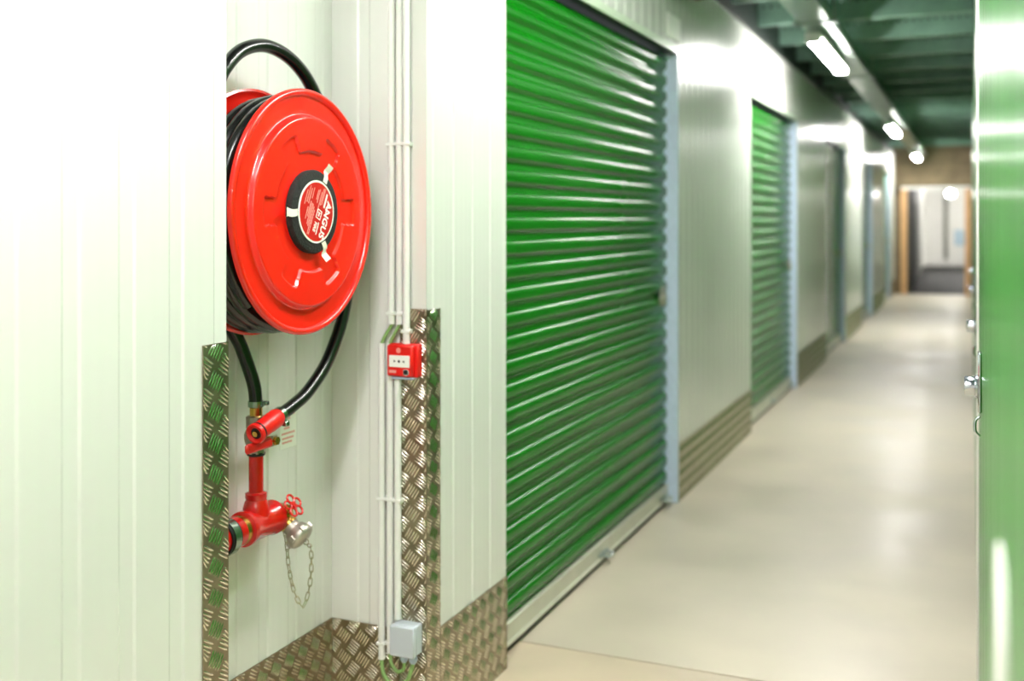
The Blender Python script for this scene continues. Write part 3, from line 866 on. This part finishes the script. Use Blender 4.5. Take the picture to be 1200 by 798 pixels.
# small instruction sticker on the recess back wall
st = thing('instruction_sticker', (NB, 2.25, 0.81), 'small clear sticker with faint red print beside the nozzle', 'sticker')
MB().box(NB, NB + 0.0008, 2.205, 2.275, 0.775, 0.865).build('sheet', 'sticker_white', st)
pm = MB()
for z, a, b in ((0.855, 2.225, 2.268), (0.845, 2.222, 2.248), (0.822, 2.222, 2.246), (0.809, 2.212, 2.268), (0.797, 2.214, 2.262), (0.787, 2.214, 2.255)):
    y = a
    while y < b:
        w_ = random.uniform(0.003, 0.008)
        pm.box(NB + 0.0008, NB + 0.0011, y, min(y + w_, b), z, z + 0.005); y += w_ + 0.0012
pm.build('print_marks', 'print_red', st)

# ------------------------------------------------------------------ call point, conduits, junction box
cpx0, cpx1, cz0, cz1, cy = -1.376, -1.290, 0.940, 1.024, NY1 - TP
mc = thing('fire_call_point', (-1.333, cy, 0.98), 'red square fire alarm call point on the recess corner', 'call point')
yf = cy - 0.036
MB().box(cpx0, cpx1, cy - 0.022, cy, cz0, cz1, 0.003).build('back_box', 'red_plastic', mc)
MB().box(cpx0 + 0.002, cpx1 - 0.010, yf, cy - 0.021, cz0 + 0.002, cz1 - 0.002, 0.004).build('cover', 'red_plastic', mc)
win = MB().box(cpx0 + 0.010, cpx1 - 0.017, yf - 0.0012, yf + 0.002, cz0 + 0.026, cz0 + 0.056, 0.0006).build('element', 'label_white', mc, label='white break panel with black dots')
mxc = (cpx0 + cpx1) / 2 - 0.004
mk = MB()
mk.cyl((mxc, yf - 0.0017, cz0 + 0.041), (mxc, yf - 0.0011, cz0 + 0.041), 0.0035, 14)
for s_ in (-1, 1):
    xx = mxc + s_ * 0.0125
    mk.extrude([(xx + s_ * 0.003, yf - 0.0012, cz0 + 0.0445), (xx + s_ * 0.003, yf - 0.0012, cz0 + 0.0375), (xx - s_ * 0.0035, yf - 0.0012, cz0 + 0.041)], (0, -0.0005, 0))
mk.build('dots', 'black_plastic', win)
lg = MB().torus((mxc - 0.002, yf - 0.0004, cz1 - 0.0155), (0, 1, 0), 0.0055, 0.0012, 18, 6)
lg.box(mxc - 0.005, mxc + 0.001, yf - 0.0008, yf, cz1 - 0.018, cz1 - 0.013)
lg.build('emblem', 'print_pink', mc)
MB().box(cpx0 + 0.010, cpx0 + 0.030, yf - 0.0008, yf + 0.001, cz0 + 0.011, cz0 + 0.018).build('print_marks', 'print_pink', mc)
tg = MB().cyl((cpx1 - 0.027, yf - 0.0012, cz0 + 0.014), (cpx1 - 0.027, yf + 0.001, cz0 + 0.014), 0.008, 16)
tg.box(cpx1 - 0.035, cpx1 - 0.021, yf - 0.0012, yf + 0.001, cz0 + 0.008, cz0 + 0.020).build('test_flap', 'label_white', mc)
MB().box(cpx0 + 0.012, cpx1 - 0.012, cy - 0.030, cy - 0.004, cz0 - 0.006, cz0, 0.002).build('clear_lip', 'gland_plastic', mc)

cr_ = 0.0092
CY = NY1 - cr_ - 0.003
def conduit(x, z0, z1, clips, label, y=CY):
    t = thing('cable_conduit', (x, y, z0), label, 'conduit', 'white cable conduits in the recess')
    MB().cyl((x, y, z0), (x, y, z1), cr_, 16).build('pipe', 'white_plastic', t)
    for z in clips:
        MB().box(x - 0.0115, x + 0.0115, y - 0.006, NY1, z - 0.006, z + 0.006, 0.002).box(x - 0.0125, x + 0.0125, y - 0.0095, y - 0.002, z - 0.004, z + 0.004, 0.001).build('clip', 'white_plastic', t)
    return t
conduit(-1.374, 1.072, 2.60, (1.535, 1.10), 'white conduit above the call point, leftmost of three')
conduit(-1.351, 1.072, 2.60, (1.535, 1.10), 'white conduit above the call point, middle of three')
conduit(-1.329, 1.024, 2.60, (1.535, 1.055), 'white conduit running straight into the top of the call point', y=NY1 - TP - cr_ - 0.003)
conduit(-1.403, 0.205, 1.022, (0.62, 0.245), 'white conduit beside the junction box, leftmost of the lower three')
conduit(-1.378, 0.225, 1.022, (0.62, 0.25), 'white conduit beside the junction box, middle of the lower three')
conduit(-1.354, 0.316, 0.940, (0.62,), 'white conduit from the call point down into the grey junction box', y=NY1 - TP - cr_ - 0.003)
def cable(pts, label, r=0.0045):
    c = MB().tube(catmull(pts, 6), r, 10).build('cable', 'cable_green')
    return setp(c, label, 'cable', 'green cables at the conduits')
cable([(-1.374, CY, 1.09), (-1.374, CY, 1.072), (-1.388, CY - 0.002, 1.048), (-1.402, CY, 1.024), (-1.403, CY, 1.005)], 'short green cable above the call point, left one')
cable([(-1.351, CY, 1.09), (-1.351, CY, 1.072), (-1.364, CY - 0.002, 1.048), (-1.377, CY, 1.024), (-1.378, CY, 1.005)], 'short green cable above the call point, right one')

jx0, jx1, jz0, jz1 = -1.357, -1.289, 0.236, 0.312
jb = thing('junction_box', (-1.32, NY1, 0.235), 'grey plastic junction box low on the tread plate corner', 'junction box')
jy1 = NY1 - TP
MB().box(jx0, jx1, jy1 - 0.034, jy1, jz0, jz1, 0.003).build('base', 'grey_plastic', jb)
MB().box(jx0 - 0.001, jx1 + 0.001, jy1 - 0.050, jy1 - 0.0345, jz0 - 0.001, jz1 + 0.001, 0.003).build('lid', 'grey_plastic', jb)
for gx in (-1.330, -1.304):
    MB().lathe((gx, jy1 - 0.022, jz0), (0, 0, -1), [(0, 0.008), (0.006, 0.008), (0.007, 0.011), (0.016, 0.011), (0.022, 0.007), (0.024, 0.005)], 12).build('cable_gland', 'gland_plastic', jb)
cable([(-1.378, CY, 0.24), (-1.378, CY, 0.222), (-1.371, CY - 0.006, 0.200), (-1.352, CY - 0.010, 0.184), (-1.334, CY - 0.010, 0.192), (-1.330, jy1 - 0.022, 0.215)], 'shorter green cable loop under the junction box')
cable([(-1.403, CY, 0.22), (-1.403, CY, 0.200), (-1.392, CY - 0.008, 0.168), (-1.360, CY - 0.014, 0.150), (-1.322, CY - 0.014, 0.166), (-1.304, jy1 - 0.022, 0.215)], 'longer green cable loop under the junction box', 0.0052)

# ------------------------------------------------------------------ wall fittings along the corridor
ns = thing('door_notice', (WX, 4.93, 2.23), 'white square notice above the right end of the nearest roller door', 'sign')
MB().box(WX, WX + 0.006, 4.80, 5.035, 2.185, 2.295, 0.002).build('plate', 'label_white', ns)
so = thing('alarm_sounder', (WX, 5.36, 2.49), 'dark red alarm sounder high on the wall above the notice', 'alarm')
MB().lathe((WX, 5.36, 2.505), (1, 0, 0), [(0, 0.055), (0.03, 0.055), (0.034, 0.050), (0.06, 0.050), (0.075, 0.042), (0.082, 0.025)], 28).build('body', 'sounder_red', so)
MB().lathe((WX, 5.36, 2.505), (1, 0, 0), [(0.082, 0.018), (0.086, 0.016)], 20).build('lens', 'label_white', so)

# locks on the right-hand green wall
ll = ['chrome cylinder lock on the right-hand wall, largest and nearest', 'chrome cylinder lock on the right-hand wall, second nearest', 'chrome cylinder lock on the right-hand wall, third along',
      'chrome cylinder lock on the right-hand wall, fourth along']
lk_parts = None
for y, lb in zip((2.36, 3.70, 5.68, 7.76), ll):
    t = thing('cylinder_lock', (RX, y, 1.0), lb, 'lock', 'locks on the right-hand wall')
    if lk_parts is None:
        lk_parts = [MB().box(RX - 0.008, RX, y - 0.03, y + 0.03, 0.955, 1.075, 0.003).build('backplate', 'chrome', t),
                    MB().lathe((RX - 0.008, y, 1.005), (-1, 0, 0), [(0, 0.024), (0.004, 0.024), (0.005, 0.020), (0.022, 0.020), (0.025, 0.018), (0.025, 0.010), (0.023, 0.009)], 28).build('cylinder', 'chrome', t),
                    MB().tube(catmull([(RX - 0.004, y, 0.945), (RX - 0.012, y, 0.935), (RX - 0.012, y, 0.915), (RX - 0.004, y, 0.905)], 5), 0.003, 8).build('staple', 'chrome', t)]
    else:
        for p in lk_parts: copy_part(p, t, (0, 0, 0))
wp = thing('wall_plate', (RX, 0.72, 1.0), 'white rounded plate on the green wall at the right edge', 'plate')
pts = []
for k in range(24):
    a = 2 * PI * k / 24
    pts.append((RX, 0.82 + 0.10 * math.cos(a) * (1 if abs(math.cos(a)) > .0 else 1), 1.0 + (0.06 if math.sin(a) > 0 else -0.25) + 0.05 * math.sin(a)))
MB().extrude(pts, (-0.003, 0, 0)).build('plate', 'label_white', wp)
